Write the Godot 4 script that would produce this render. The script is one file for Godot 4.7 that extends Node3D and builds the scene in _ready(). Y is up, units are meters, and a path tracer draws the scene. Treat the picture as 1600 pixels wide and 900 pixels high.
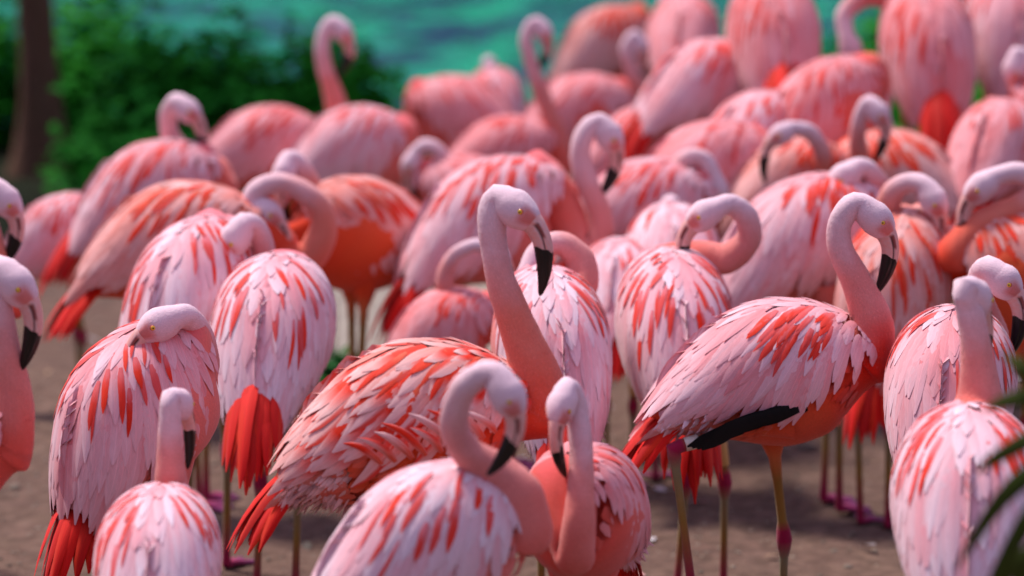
extends Node3D
# A flock of flamingos on sandy ground beside a pond. Metres, y up.

var plumage: StandardMaterial3D      # bodies: soft short plumage
var fluff: StandardMaterial3D        # loose barbs of the neck
var vane: StandardMaterial3D         # flat feathers
var horn: StandardMaterial3D         # bills
var eye_mat: StandardMaterial3D
var band_mat: StandardMaterial3D
var leaf_mat: StandardMaterial3D
var used := {}
var rng := RandomNumberGenerator.new()
var grain := FastNoiseLite.new()
var hull_t: Array = []
var n_birds := 0

# one mesh under construction
class Acc:
	var v := PackedVector3Array()
	var n := PackedVector3Array()
	var c := PackedColorArray()
	var u := PackedVector2Array()
	var i := PackedInt32Array()
	func grid(p: PackedVector3Array, col: PackedColorArray, uv: PackedVector2Array, cols: int, flip := false) -> void:
		var rows := p.size() / cols
		var b := v.size()
		var wrap := p[0].distance_to(p[cols - 1]) < 1e-5 and p[cols].distance_to(p[2 * cols - 1]) < 1e-5
		for r in rows:
			for k in cols:
				var k0 := maxi(k - 1, 0)
				var k1 := mini(k + 1, cols - 1)
				if wrap and (k == 0 or k == cols - 1):
					k0 = cols - 2
					k1 = 1
				var du := p[r * cols + k1] - p[r * cols + k0]
				var dv := p[mini(r + 1, rows - 1) * cols + k] - p[maxi(r - 1, 0) * cols + k]
				var m := du.cross(dv)
				if m.length_squared() < 1e-16:
					m = dv if r > rows / 2 else -dv
				m = m.normalized()
				n.append(-m if flip else m)
		v.append_array(p)
		c.append_array(col)
		u.append_array(uv)
		for r in rows - 1:
			for k in cols - 1:
				var a := b + r * cols + k
				var q := [a, a + cols, a + 1, a + 1, a + cols, a + cols + 1]
				if flip:
					q = [a, a + 1, a + cols, a + 1, a + cols + 1, a + cols]
				for x in q:
					i.append(x)
	func mesh() -> ArrayMesh:
		var s := []
		s.resize(Mesh.ARRAY_MAX)
		s[Mesh.ARRAY_VERTEX] = v
		s[Mesh.ARRAY_NORMAL] = n
		s[Mesh.ARRAY_COLOR] = c
		s[Mesh.ARRAY_TEX_UV] = u
		s[Mesh.ARRAY_INDEX] = i
		var m := ArrayMesh.new()
		m.add_surface_from_arrays(Mesh.PRIMITIVE_TRIANGLES, s)
		return m


func _ready() -> void:
	# ---- camera
	var cam := Camera3D.new()
	cam.name = "camera"
	cam.position = Vector3(0, 2.1, 0)
	cam.rotation.x = -atan(800.0 / 4600.0)
	cam.keep_aspect = Camera3D.KEEP_HEIGHT
	var lens := CameraAttributesPhysical.new()
	lens.frustum_focal_length = 122.67
	lens.frustum_focus_distance = 6.55
	lens.frustum_near = 0.3
	lens.frustum_far = 900.0
	lens.exposure_aperture = 1.9
	cam.attributes = lens
	cam.fov = 2.0 * rad_to_deg(atan(450.0 / 4600.0))
	cam.near = 0.3
	cam.far = 900.0
	add_child(cam)
	cam.current = true
	# ---- sky: bright haze overhead
	var sky_mat := ProceduralSkyMaterial.new()
	sky_mat.sky_top_color = Color(0.80, 0.81, 1.0)
	sky_mat.sky_horizon_color = Color(0.24, 0.28, 0.42)
	sky_mat.sky_curve = 0.35
	sky_mat.sky_energy_multiplier = 0.6
	sky_mat.ground_horizon_color = Color(0.16, 0.20, 0.20)
	sky_mat.ground_bottom_color = Color(0.12, 0.10, 0.09)
	sky_mat.sun_angle_max = 1.0
	var env := Environment.new()
	env.background_mode = Environment.BG_SKY
	env.sky = Sky.new()
	env.sky.sky_material = sky_mat
	env.tonemap_mode = Environment.TONE_MAPPER_LINEAR
	env.tonemap_exposure = 3.1
	env.sdfgi_enabled = true
	env.ssao_enabled = true
	env.ssil_enabled = true
	var we := WorldEnvironment.new()
	we.name = "world_environment"
	we.environment = env
	add_child(we)
	# ---- sun behind thin cloud, high on the left and a little behind the flock
	var sun := DirectionalLight3D.new()
	sun.name = "sun"
	sun.light_energy = 0.5
	sun.light_color = Color(1.0, 0.97, 0.95)
	sun.light_angular_distance = 11.0
	sun.shadow_enabled = true
	sun.look_at_from_position(Vector3(-3.4, 7.6, -2.6), Vector3.ZERO, Vector3.UP)
	add_child(sun)

	grain.seed = 5
	grain.frequency = 1.0
	grain.noise_type = FastNoiseLite.TYPE_SIMPLEX_SMOOTH
	make_materials()
	make_hull()
	setting()
	flock()
	small_things()


# ------------------------------------------------------------------ helpers
func lin(r: float, g: float, b: float) -> Color:     # sRGB numbers to the linear colour that vertices carry
	return Color(r, g, b).srgb_to_linear()


func numbered(called: String) -> String:
	var k: int = used.get(called, 0)
	used[called] = k + 1
	return called if k == 0 else "%s_%03d" % [called, k]


func ss(a: float, b: float, x: float) -> float:
	return smoothstep(a, b, x)


func terrain(x: float, z: float) -> float:
	return 0.42 * ss(0.1, 1.0, x) * ss(8.5, 10.8, -z) * (1.0 - ss(13.0, 16.0, -z))


func tag(o: Node, label: String, category: String, group := "", kind := "") -> void:
	if label:
		o.set_meta("label", label)
	if category:
		o.set_meta("category", category)
	if group:
		o.set_meta("group", group)
	if kind:
		o.set_meta("kind", kind)


func put(called: String, m: Mesh, mat: Material, parent: Node) -> MeshInstance3D:
	var o := MeshInstance3D.new()
	o.name = numbered(called) if parent == self else called
	o.mesh = m
	o.material_override = null
	if m is ArrayMesh:
		for k in m.get_surface_count():
			m.surface_set_material(k, mat)
	else:
		(m as PrimitiveMesh).material = mat
	parent.add_child(o, true)
	return o


func group_node(called: String, at: Vector3, parent: Node) -> Node3D:
	var o := Node3D.new()
	o.name = numbered(called) if parent == self else called
	o.position = at
	parent.add_child(o, true)
	return o


func noise_tex(f: float, lo: float, hi: float, s: int, octaves := 3, size := 512, kind := FastNoiseLite.TYPE_SIMPLEX_SMOOTH) -> NoiseTexture2D:
	var n := FastNoiseLite.new()
	n.noise_type = kind
	n.frequency = f
	n.seed = s
	n.fractal_octaves = octaves
	var t := NoiseTexture2D.new()
	t.width = size
	t.height = size
	t.seamless = true
	t.noise = n
	var g := Gradient.new()
	g.set_color(0, Color(lo, lo, lo))
	g.set_color(1, Color(hi, hi, hi))
	t.color_ramp = g
	return t


func mat(c: Color, rough: float, spec := 0.5) -> StandardMaterial3D:
	var m := StandardMaterial3D.new()
	m.albedo_color = c
	m.roughness = rough
	m.metallic_specular = spec
	return m


func make_materials() -> void:
	# short plumage: fine streaks that run along the body
	plumage = mat(Color.WHITE, 0.85, 0.3)
	plumage.vertex_color_use_as_albedo = true
	plumage.albedo_texture = noise_tex(0.035, 0.93, 1.0, 3, 3)
	plumage.uv1_scale = Vector3(5.0, 1.6, 1)
	plumage.heightmap_enabled = true
	plumage.heightmap_texture = noise_tex(0.045, 0.0, 1.0, 4, 3)
	plumage.heightmap_scale = 0.07
	plumage.rim_enabled = true
	plumage.rim = 0.35
	plumage.rim_tint = 0.6
	fluff = mat(Color.WHITE, 0.9, 0.2)
	fluff.vertex_color_use_as_albedo = true
	fluff.backlight_enabled = true
	fluff.backlight = Color(0.5, 0.45, 0.45)
	# feather vane: barbs slanting from a pale shaft
	var im := Image.create(64, 256, false, Image.FORMAT_RGB8)
	var fine := FastNoiseLite.new()
	fine.frequency = 0.09
	fine.seed = 8
	for y in 256:
		for x in 64:
			var s := absf(x - 31.5) / 32.0
			var w := sin((y + s * 60.0) * 0.85) * 0.5 + 0.5
			var b := 0.91 + 0.05 * w + 0.10 * fine.get_noise_2d((y + s * 60.0) * 2.5, x * 0.35)
			if s < 0.06:
				b = 0.99
			im.set_pixel(x, y, Color(b, b, b))
	var barbs := ImageTexture.create_from_image(im)
	vane = mat(Color.WHITE, 0.7, 0.35)
	vane.vertex_color_use_as_albedo = true
	vane.albedo_texture = barbs
	vane.heightmap_enabled = true
	vane.heightmap_texture = barbs
	vane.heightmap_scale = 0.12
	vane.rim_enabled = true
	vane.rim = 0.25
	vane.rim_tint = 0.5
	horn = mat(Color.WHITE, 0.32, 0.5)
	horn.vertex_color_use_as_albedo = true
	eye_mat = mat(Color.WHITE, 0.12, 0.5)
	eye_mat.vertex_color_use_as_albedo = true
	band_mat = mat(Color(0.80, 0.66, 0.42), 0.5)
	leaf_mat = mat(Color.WHITE, 0.75, 0.2)
	leaf_mat.vertex_color_use_as_albedo = true
	leaf_mat.backlight_enabled = true
	leaf_mat.backlight = Color(0.25, 0.3, 0.1)


# ------------------------------------------------------------------ the folded wings' outer form (x forward)
func make_hull() -> void:
	# x, top, half width, bottom
	var t := [[-0.46, -0.16, 0.012, -0.18], [-0.34, -0.060, 0.062, -0.115], [-0.26, 0.036, 0.102, -0.11], [-0.19, 0.102, 0.130, -0.13], [-0.1, 0.163, 0.15, -0.16],
		[0.0, 0.185, 0.162, -0.175], [0.1, 0.165, 0.15, -0.16], [0.17, 0.125, 0.120, -0.11], [0.22, 0.082, 0.085, -0.07]]
	for k in 69:
		var x := -0.46 + 0.01 * k
		var s := 0
		while s < t.size() - 2 and x > t[s + 1][0]:
			s += 1
		var f: float = (x - t[s][0]) / (t[s + 1][0] - t[s][0])
		var row := []
		for q in [1, 2, 3]:
			row.append(cubic_interpolate(t[s][q], t[s + 1][q], t[maxi(s - 1, 0)][q], t[mini(s + 2, t.size() - 1)][q], f))
		hull_t.append(row)


func hull(x: float, phi: float, side: float) -> Vector3:
	var f := clampf((x + 0.46) / 0.01, 0.0, 67.99)
	var k := int(f)
	f -= k
	var a: Array = hull_t[k]
	var b: Array = hull_t[k + 1]
	var top := lerpf(a[0], b[0], f)
	var hw := lerpf(a[1], b[1], f)
	var bot := lerpf(a[2], b[2], f)
	var mid := (top + bot) * 0.5
	return Vector3(x, mid + (top - mid) * cos(phi), side * hw * pow(maxf(sin(phi), 0.0), 0.85))


func hull_n(x: float, phi: float, side: float) -> Vector3:
	var du := hull(x + 0.012, phi, side) - hull(x - 0.012, phi, side)
	var dv := hull(x, phi + 0.06, side) - hull(x, maxf(phi - 0.06, 0.0), side)
	return (du.cross(dv) * -side).normalized()


# a feather along a path of points; nn = outward normals; kind: 0 plain, 1 streak along one side of the shaft, 2 wholly streak-coloured with pale edge
func feather(acc: Acc, path: PackedVector3Array, nn: PackedVector3Array, w: float, tip: float, ca: Color, cb: Color, cs: Color, kind: int, camber := 0.13) -> void:
	var rows := path.size()
	var p := PackedVector3Array()
	var col := PackedColorArray()
	var uv := PackedVector2Array()
	var half := rng.randf() < 0.5
	var ph := rng.randf() * 9.0
	var s0 := rng.randf_range(0.12, 0.5)
	for r in rows:
		var t := r / float(rows - 1)
		var tan := (path[mini(r + 1, rows - 1)] - path[maxi(r - 1, 0)]).normalized()
		var n := nn[r]
		var s := tan.cross(n).normalized()
		var wid := w * pow(sin(PI * pow(clampf(t * 0.93 + 0.05, 0.0, 1.0), tip)), 0.5)
		if r == rows - 1:
			wid = w * 0.12
		for k in 5:
			var e := (k - 2) * 0.5
			var off := e * wid * (1.0 + 0.10 * sin(t * 9.0 + ph + k))
			p.append(path[r] + s * off - n * (camber * absf(e) * absf(e) * wid) - tan * (absf(e) * wid * 0.25 * t))
			var base := ca.lerp(cb, clampf(t * 1.3 - 0.15 + 0.12 * sin(ph + k * 2.1), 0.0, 1.0))
			base = base.lerp(cb, 0.35 if absf(e) > 0.8 else 0.0)
			if kind == 1 and ((e > 0.2) == half) and absf(e) > 0.2:
				base = base.lerp(cs, ss(s0, s0 + 0.2, t) * 0.9)
			elif kind == 2:
				base = base.lerp(cs, ss(s0 - 0.12, s0 + 0.15, t) * (1.0 if absf(e) < 0.8 else 0.55))
			elif kind == 3:
				base = base.lerp(cs, (1.0 - ss(0.55, 0.8, t)) * (1.0 if absf(e) < 0.8 else 0.8))
			col.append(base)
			uv.append(Vector2(k / 4.0, t))
	acc.grid(p, col, uv, 5)


func hull_feather(acc: Acc, side: float, x0: float, phi0: float, ang: float, curl: float, len: float, w: float, lift0: float, lift1: float, ca: Color, cb: Color, cs: Color, kind: int, tip := 0.8) -> void:
	var path := PackedVector3Array()
	var nn := PackedVector3Array()
	var x := x0
	var phi := phi0
	var a := ang
	var steps := 6
	for r in steps + 1:
		var t := r / float(steps)
		var n := hull_n(x, phi, side)
		path.append(hull(x, phi, side) + n * lerpf(lift0, lift1, t * t * 0.5 + t * 0.5))
		nn.append(n)
		var ds := len / steps
		x -= sin(a) * ds
		phi += cos(a) * ds / 0.155
		a += curl / steps
	feather(acc, path, nn, w, tip, ca, cb, cs, kind)


# ------------------------------------------------------------------ colours of a bird (linear)
func palette(kind: String) -> Dictionary:
	var p := {
		"body": lin(0.92, 0.50, 0.46), "breast": lin(0.92, 0.42, 0.36), "neck": lin(0.92, 0.56, 0.53), "head": lin(0.94, 0.80, 0.83),
		"pale": lin(0.95, 0.80, 0.83), "pink": lin(0.92, 0.42, 0.43), "streak": lin(0.92, 0.17, 0.03), "coral": 22, "under": lin(0.87, 0.22, 0.14), "tail": lin(0.86, 0.04, 0.015),
	}
	match kind:
		"white":
			p.merge({"pale": lin(0.96, 0.87, 0.90), "pink": lin(0.94, 0.50, 0.53), "coral": 20}, true)
		"red breasted":
			p.merge({"breast": lin(0.90, 0.14, 0.05), "body": lin(0.90, 0.35, 0.20)}, true)
		"salmon":
			p.merge({"pale": lin(0.95, 0.70, 0.72), "pink": lin(0.91, 0.37, 0.36), "coral": 12, "body": lin(0.91, 0.40, 0.35), "breast": lin(0.91, 0.34, 0.27), "neck": lin(0.91, 0.52, 0.48)}, true)
		"orange":
			p.merge({"breast": lin(0.90, 0.25, 0.12), "pale": lin(0.95, 0.75, 0.73), "pink": lin(0.90, 0.35, 0.23), "coral": 24, "body": lin(0.91, 0.34, 0.18), "neck": lin(0.92, 0.50, 0.42)}, true)
	return p


func jit(c: Color, a: float) -> Color:
	var d := rng.randf_range(-a, a)
	return Color(clampf(c.r * (1.0 + d), 0, 0.97), clampf(c.g * (1.0 + d * 1.6), 0, 0.97), clampf(c.b * (1.0 + d * 1.7), 0, 0.97))


# ------------------------------------------------------------------ a flamingo
const HS := 0.92      # size of head and bill
const TORSO := [[-0.3, -0.05, 0.008, 0.008, 0.008], [-0.275, -0.045, 0.035, 0.03, 0.035], [-0.2, -0.015, 0.088, 0.08, 0.095], [-0.1, 0.0, 0.128, 0.135, 0.152], [0.0, 0.0, 0.146, 0.16, 0.176],
	[0.08, 0.0, 0.14, 0.15, 0.165], [0.14, 0.006, 0.114, 0.112, 0.134], [0.185, 0.026, 0.082, 0.074, 0.102]]


func catmull(a, b, c, d, t: float):
	return (b * 2.0 + (c - a) * t + (a * 2.0 - b * 5.0 + c * 4.0 - d) * (t * t) + (b * 3.0 - a - c * 3.0 + d) * (t * t * t)) * 0.5


func flamingo(label: String, o: Dictionary, neck: Array) -> void:
	rng.seed = 1000 + int(o.seed)
	n_birds += 1
	var pal := palette(o.plumage)
	var root := group_node("flamingo", o.at, self)
	root.rotation_degrees.y = o.yaw
	root.scale = Vector3.ONE * float(o.size)
	tag(root, label, "flamingo", "flamingos of the flock")
	var pitch := deg_to_rad(o.pitch)
	var build := Vector3(rng.randf_range(0.96, 1.05), rng.randf_range(0.90, 0.99), rng.randf_range(0.86, 0.98))
	var tilt := Transform3D(Basis(Vector3(0, 0, 1), pitch) * Basis.from_scale(build), Vector3(0, 0.72, 0))
	build_body(root, o, neck, pal, tilt)
	for side in [1.0, -1.0]:
		wing(root, tilt, side, o, pal)
	tail(root, tilt, o, pal)
	if int(o.near) == 1:
		body_feathers(root, tilt, o, pal)


func build_body(root: Node3D, o: Dictionary, neck: Array, pal: Dictionary, tilt: Transform3D) -> void:
	# the spine: position, then (half width, dorsal radius, ventral radius), and a mark that tells the colour zone
	var pos: Array[Vector3] = []
	var rad: Array[Vector3] = []
	var zone: Array[float] = []
	for r in TORSO:
		pos.append(tilt * Vector3(r[0], r[1], 0))
		rad.append(Vector3(r[2], r[3], r[4]))
		zone.append(0.0)
	var first := pos.size() - 1
	var total := 0.0
	var prev := pos[first]
	for p in neck:
		total += prev.distance_to(p)
		prev = p
	var run := 0.0
	prev = pos[first]
	for p: Vector3 in neck:
		run += prev.distance_to(p)
		prev = p
		var t := run / total
		var r := (0.0275 + 0.050 * pow(1.0 - t, 2.3)) * (1.0 + 0.09 * grain.get_noise_2d(t * 5.0, o.seed * 3.1))
		pos.append(p)
		rad.append(Vector3(r * 0.97, r, r))
		zone.append(maxf(t, 0.02))
	var occ: Vector3 = neck[-1]
	var hd: Vector3 = o.face
	var heads := [[0.024, 0.035, 0.038, 0.037], [0.046, 0.0375, 0.043, 0.042], [0.066, 0.036, 0.0405, 0.042], [0.084, 0.031, 0.033, 0.037], [0.098, 0.0235, 0.0235, 0.030], [0.107, 0.014, 0.013, 0.020], [0.110, 0.004, 0.004, 0.006]]
	for h in heads:
		pos.append(occ + hd * (h[0] * HS))
		rad.append(Vector3(h[1], h[2], h[3]) * HS)
		zone.append(1.0 + h[0] * 10.0)
	# sample it
	var sp := PackedVector3Array()
	var sr := PackedVector3Array()
	var sz := PackedFloat32Array()
	for k in pos.size() - 1:
		var a := maxi(k - 1, 0)
		var d := mini(k + 2, pos.size() - 1)
		var seg := pos[k].distance_to(pos[k + 1])
		var m := maxi(2, ceili(seg / 0.013))
		for j in m:
			var t := j / float(m)
			sp.append(catmull(pos[a], pos[k], pos[k + 1], pos[d], t))
			var rr: Vector3 = catmull(rad[a], rad[k], rad[k + 1], rad[d], t)
			sr.append(rr.max(Vector3.ONE * 0.003))
			sz.append(lerpf(zone[k], zone[k + 1], t))
	sp.append(pos[-1])
	sr.append(rad[-1])
	sz.append(zone[-1])
	# frames; their turning is spread out where the neck leaves the trunk
	var tans := PackedVector3Array()
	for k in sp.size():
		var reach := 8 if sz[k] < 0.3 and k > 12 else 3 if sz[k] < 0.6 else 1
		tans.append((sp[mini(k + reach, sp.size() - 1)] - sp[maxi(k - reach, 0)]).normalized())
	for pass_n in 2:
		var soft := tans.duplicate()
		for k in range(2, sp.size() - 2):
			if sz[k] < 0.9:
				soft[k] = (tans[k - 2] + tans[k - 1] + tans[k] + tans[k + 1] + tans[k + 2]).normalized()
		tans = soft
	var cols := 33
	var p := PackedVector3Array()
	var col := PackedColorArray()
	var uv := PackedVector2Array()
	var dorsal := tilt.basis.y.normalized()
	var along := 0.0
	# the crown of the head faces up; the neck twists evenly to bring it there
	var hf := Basis(hd, (Vector3.UP - hd * hd.y).normalized(), Vector3.ZERO)
	hf.z = hf.x.cross(hf.y)
	var twist := 0.0
	for k in sp.size():
		var tan := tans[k]
		dorsal = (dorsal - tan * dorsal.dot(tan)).normalized()
		if sz[k] >= 1.2 or k == sp.size() - 1:
			twist = dorsal.signed_angle_to((hf.y - tan * hf.y.dot(tan)).normalized(), tan)
			break
	dorsal = tilt.basis.y.normalized()
	var spine_dorsal := dorsal
	var body_c: Color = pal.body
	var breast_c: Color = pal.breast
	var sd := float(o.seed) * 3.7
	for k in sp.size():
		var tan := tans[k]
		spine_dorsal = (spine_dorsal - tan * spine_dorsal.dot(tan)).normalized()
		dorsal = spine_dorsal.rotated(tan, twist * ss(0.05, 1.0, sz[k]))
		var right := tan.cross(dorsal)
		if k:
			along += sp[k].distance_to(sp[k - 1])
		var z := sz[k]
		for q in cols:
			var th := TAU * q / (cols - 1)
			var cs := cos(th)
			var dir := dorsal * (cs * (sr[k].y if cs > 0.0 else sr[k].z)) + right * (sin(th) * sr[k].x)
			var pt := sp[k] + dir
			var lump := grain.get_noise_3d(pt.x * 26.0 + sd, pt.y * 26.0, pt.z * 26.0)
			pt += dir.normalized() * (lump * 0.0016 + 0.0030 * grain.get_noise_3d(pt.x * 9.0 + sd, pt.y * 9.0, pt.z * 14.0 + 5.0))
			p.append(pt)
			uv.append(Vector2(q / float(cols - 1) * (0.9 if z < 0.15 else 0.45), along * 5.0))
			# pigment
			var patch := grain.get_noise_3d(pt.x * 9.0 + sd, pt.y * 9.0, pt.z * 9.0)
			var c: Color
			if z <= 0.0:
				var front: float = ss(0.02, 0.2, (tilt.affine_inverse() * sp[k]).x)
				c = body_c.lerp(breast_c, clampf(front * 0.85 + patch * 0.35, 0.0, 1.0)).lerp(pal.pink, ss(0.1, 0.7, cs + patch * 0.3))
			elif z < 1.0:
				c = breast_c.lerp(pal.pink, ss(0.2, 0.8, cs + patch * 0.3) * (1.0 - ss(0.0, 0.12, z))).lerp(pal.neck, ss(0.05, 0.5, z + patch * 0.12)).lerp(pal.head, ss(0.5, 0.95, z + patch * 0.1))
			else:
				var x := (z - 1.0) / 10.0
				c = (pal.head as Color)
				# bare reddish skin between eye and bill
				var lore := ss(0.062, 0.085, x + patch * 0.006) * (1.0 - ss(0.35, 0.8, absf(cs - 0.15)))
				c = c.lerp(lin(0.86, 0.34, 0.24), lore * 0.75)
			col.append(c)
	var acc := Acc.new()
	acc.grid(p, col, uv, cols)
	legs(acc, o, pal, tilt, root)
	put("body", acc.mesh(), plumage, root)
	if int(o.near) == 1:
		down(root, p, col, sz, cols)
	bill(root, occ, hf)
	for side in [1.0, -1.0]:
		eye(root, occ + (hf.x * 0.071 + hf.y * 0.009 + hf.z * (side * 0.0305)) * HS, hf.z * side)


func down(root: Node3D, p: PackedVector3Array, col: PackedColorArray, sz: PackedFloat32Array, cols: int) -> void:
	# the short loose plumage of head and neck: fine tapering barbs lying back along the skin
	var fuzz := Acc.new()
	for k in range(4, sz.size() - 6):
		var z := sz[k]
		if z < 0.04 or z > 1.8:
			continue
		for q in range(0, cols - 1):
			for m in 3:
				var c0 := k * cols + q
				var f := rng.randf()
				var root_at := p[c0].lerp(p[c0 + 1], f).lerp(p[c0 + cols], rng.randf() * 0.6)
				var back := (p[c0 - cols] - p[c0])
				if back.length_squared() < 1e-10:
					continue
				back = back.normalized()
				var side := (p[c0 + 1] - p[c0]).normalized()
				var out := side.cross(-back).normalized()
				var way := (back + side * rng.randf_range(-0.35, 0.35) + out * rng.randf_range(0.08, 0.30)).normalized()
				var len := rng.randf_range(0.005, 0.011) * (0.55 if z > 1.0 else 1.0)
				var w := rng.randf_range(0.0006, 0.0013)
				var tone := jit(col[c0].lerp(lin(0.93, 0.80, 0.80), 0.12), 0.13)
				var b := fuzz.v.size()
				fuzz.v.append_array(PackedVector3Array([root_at - side * w - out * 0.0006, root_at + side * w - out * 0.0006, root_at + way * len]))
				fuzz.n.append_array(PackedVector3Array([out, out, out]))
				fuzz.c.append_array(PackedColorArray([tone, tone, tone]))
				fuzz.u.append_array(PackedVector2Array([Vector2(0, 0), Vector2(0.02, 0), Vector2(0.01, 0.05)]))
				fuzz.i.append_array(PackedInt32Array([b, b + 1, b + 2]))
	var f := put("neck_down", fuzz.mesh(), fluff, root)
	f.set_meta("kind", "stuff")


func sphere(at: Vector3, n: Vector3, r: float, flat: float, c: Color, rim: Color) -> ArrayMesh:
	var x := n.cross(Vector3.UP if absf(n.y) < 0.9 else Vector3.RIGHT).normalized()
	var y := n.cross(x)
	var p := PackedVector3Array()
	var col := PackedColorArray()
	var uv := PackedVector2Array()
	for k in 6:
		var a := PI * 0.55 * k / 5.0
		for q in 13:
			var th := TAU * q / 12.0
			p.append(at + (x * cos(th) + y * sin(th)) * (sin(a) * r) + n * (cos(a) * r * flat))
			col.append(c if k < 3 else rim)
			uv.append(Vector2(q / 12.0, k / 5.0))
	var acc := Acc.new()
	acc.grid(p, col, uv, 13, true)
	return acc.mesh()


func eye(root: Node3D, at: Vector3, n: Vector3) -> void:
	var e := put("eye", sphere(at, n, 0.0068, 0.9, lin(0.93, 0.75, 0.22), lin(0.75, 0.30, 0.16)), eye_mat, root)
	put("pupil", sphere(at + n * 0.0037, n, 0.0031, 0.9, lin(0.03, 0.02, 0.02), lin(0.03, 0.02, 0.02)), eye_mat, e)


func bill(root: Node3D, occ: Vector3, f: Basis) -> void:
	# forward, downward, half width, upper height, lower height
	var t := [[0.088, 0.0, 0.0225, 0.025, 0.031], [0.105, 0.003, 0.0200, 0.0220, 0.030], [0.122, 0.011, 0.0180, 0.0185, 0.0285], [0.138, 0.023, 0.0170, 0.0165, 0.0280], [0.151, 0.038, 0.0165, 0.0155, 0.0275], [0.162, 0.056, 0.0158, 0.0145, 0.0260],
		[0.171, 0.076, 0.0144, 0.0132, 0.0225], [0.178, 0.097, 0.0122, 0.0112, 0.0175], [0.183, 0.117, 0.0092, 0.0086, 0.0120], [0.186, 0.134, 0.0055, 0.0052, 0.0068], [0.187, 0.141, 0.0015, 0.0015, 0.002]]
	var cols := 33
	var whole: MeshInstance3D
	for half in 2:
		var p := PackedVector3Array()
		var col := PackedColorArray()
		var uv := PackedVector2Array()
		var lo := 0 if half == 0 else 4
		var hi := 5 if half == 0 else t.size() - 1
		var fine := 3
		for k in range(lo * fine, hi * fine + 1):
			for q in cols:
				var th := TAU * q / (cols - 1)
				var cs := cos(th)
				# the black of the tip ends in a slanting, uneven line
				var kk := clampf(k + (1.5 * cs + 0.35 * sin(th * 5.0)) * exp(-pow((k - 13.0) / 4.0, 2.0)), 0.0, 29.999)
				var s := mini(int(kk / fine), t.size() - 2)
				var m := (kk - s * fine) / float(fine)
				var r := []
				for j in 5:
					r.append(cubic_interpolate(t[s][j], t[s + 1][j], t[maxi(s - 1, 0)][j], t[mini(s + 2, t.size() - 1)][j], m))
				var s2 := mini(s + 1, t.size() - 1)
				var dirv := Vector2(t[s2][0] - t[maxi(s - 1, 0)][0], t[s2][1] - t[maxi(s - 1, 0)][1])
				var dnext := Vector2(t[mini(s2 + 1, t.size() - 1)][0] - t[s][0], t[mini(s2 + 1, t.size() - 1)][1] - t[s][1])
				dirv = dirv.lerp(dnext, m).normalized()
				var up := f.x * dirv.y + f.y * dirv.x
				var at: Vector3 = occ + (f.x * r[0] - f.y * (r[1] + 0.004)) * HS
				var near_gape := absf((th if th < PI else TAU - th) - 1.374)
				var groove := 1.0 - 0.34 * exp(-pow(near_gape / 0.15, 2.0)) * ss(2.0, 6.0, kk) * (1.0 - ss(25.0, 29.0, kk))
				var grow := 0.97 if half == 0 and k > 12 else 1.0
				p.append(at + (up * (cs * groove * grow * (r[3] if cs > 0.0 else r[4])) + f.z * (sin(th) * r[2] * groove * grow)) * HS)
				var c := lin(0.86, 0.72, 0.69).lerp(lin(0.90, 0.55, 0.50), 0.5 + 0.5 * grain.get_noise_2d(th * 2.0, kk * 0.5))
				if near_gape < 0.1 and kk > 4.0:
					c = lin(0.30, 0.17, 0.17)
				elif cs > 0.3 and kk > 4.0 and kk < 9.0 and cs < 0.62:
					c = lin(0.55, 0.28, 0.26)      # nostril slit
				col.append(lin(0.018, 0.016, 0.02) if half == 1 else c)
				uv.append(Vector2(q / float(cols - 1), k * 0.05))
		var acc := Acc.new()
		acc.grid(p, col, uv, cols)
		if half == 0:
			whole = put("bill", acc.mesh(), horn, root)
		else:
			put("bill_tip", acc.mesh(), horn, whole)


func tube(acc: Acc, pts: Array, radii: Array, colours: Array, cols := 13) -> void:
	var p := PackedVector3Array()
	var col := PackedColorArray()
	var uv := PackedVector2Array()
	var d := Vector3(1, 0, 0.02)
	var along := 0.0
	for k in pts.size():
		var tan: Vector3 = (pts[mini(k + 1, pts.size() - 1)] - pts[maxi(k - 1, 0)]).normalized()
		if absf(d.dot(tan)) > 0.97:
			d = Vector3(0.02, 1, 0)
		d = (d - tan * d.dot(tan)).normalized()
		var r := tan.cross(d)
		if k:
			along += (pts[k] as Vector3).distance_to(pts[k - 1])
		for q in cols:
			var th := TAU * q / (cols - 1)
			p.append(pts[k] + (d * cos(th) + r * sin(th)) * float(radii[k]))
			col.append(colours[k])
			uv.append(Vector2(q / float(cols - 1) * 0.3, along * 5.0))
	acc.grid(p, col, uv, cols)


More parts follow.
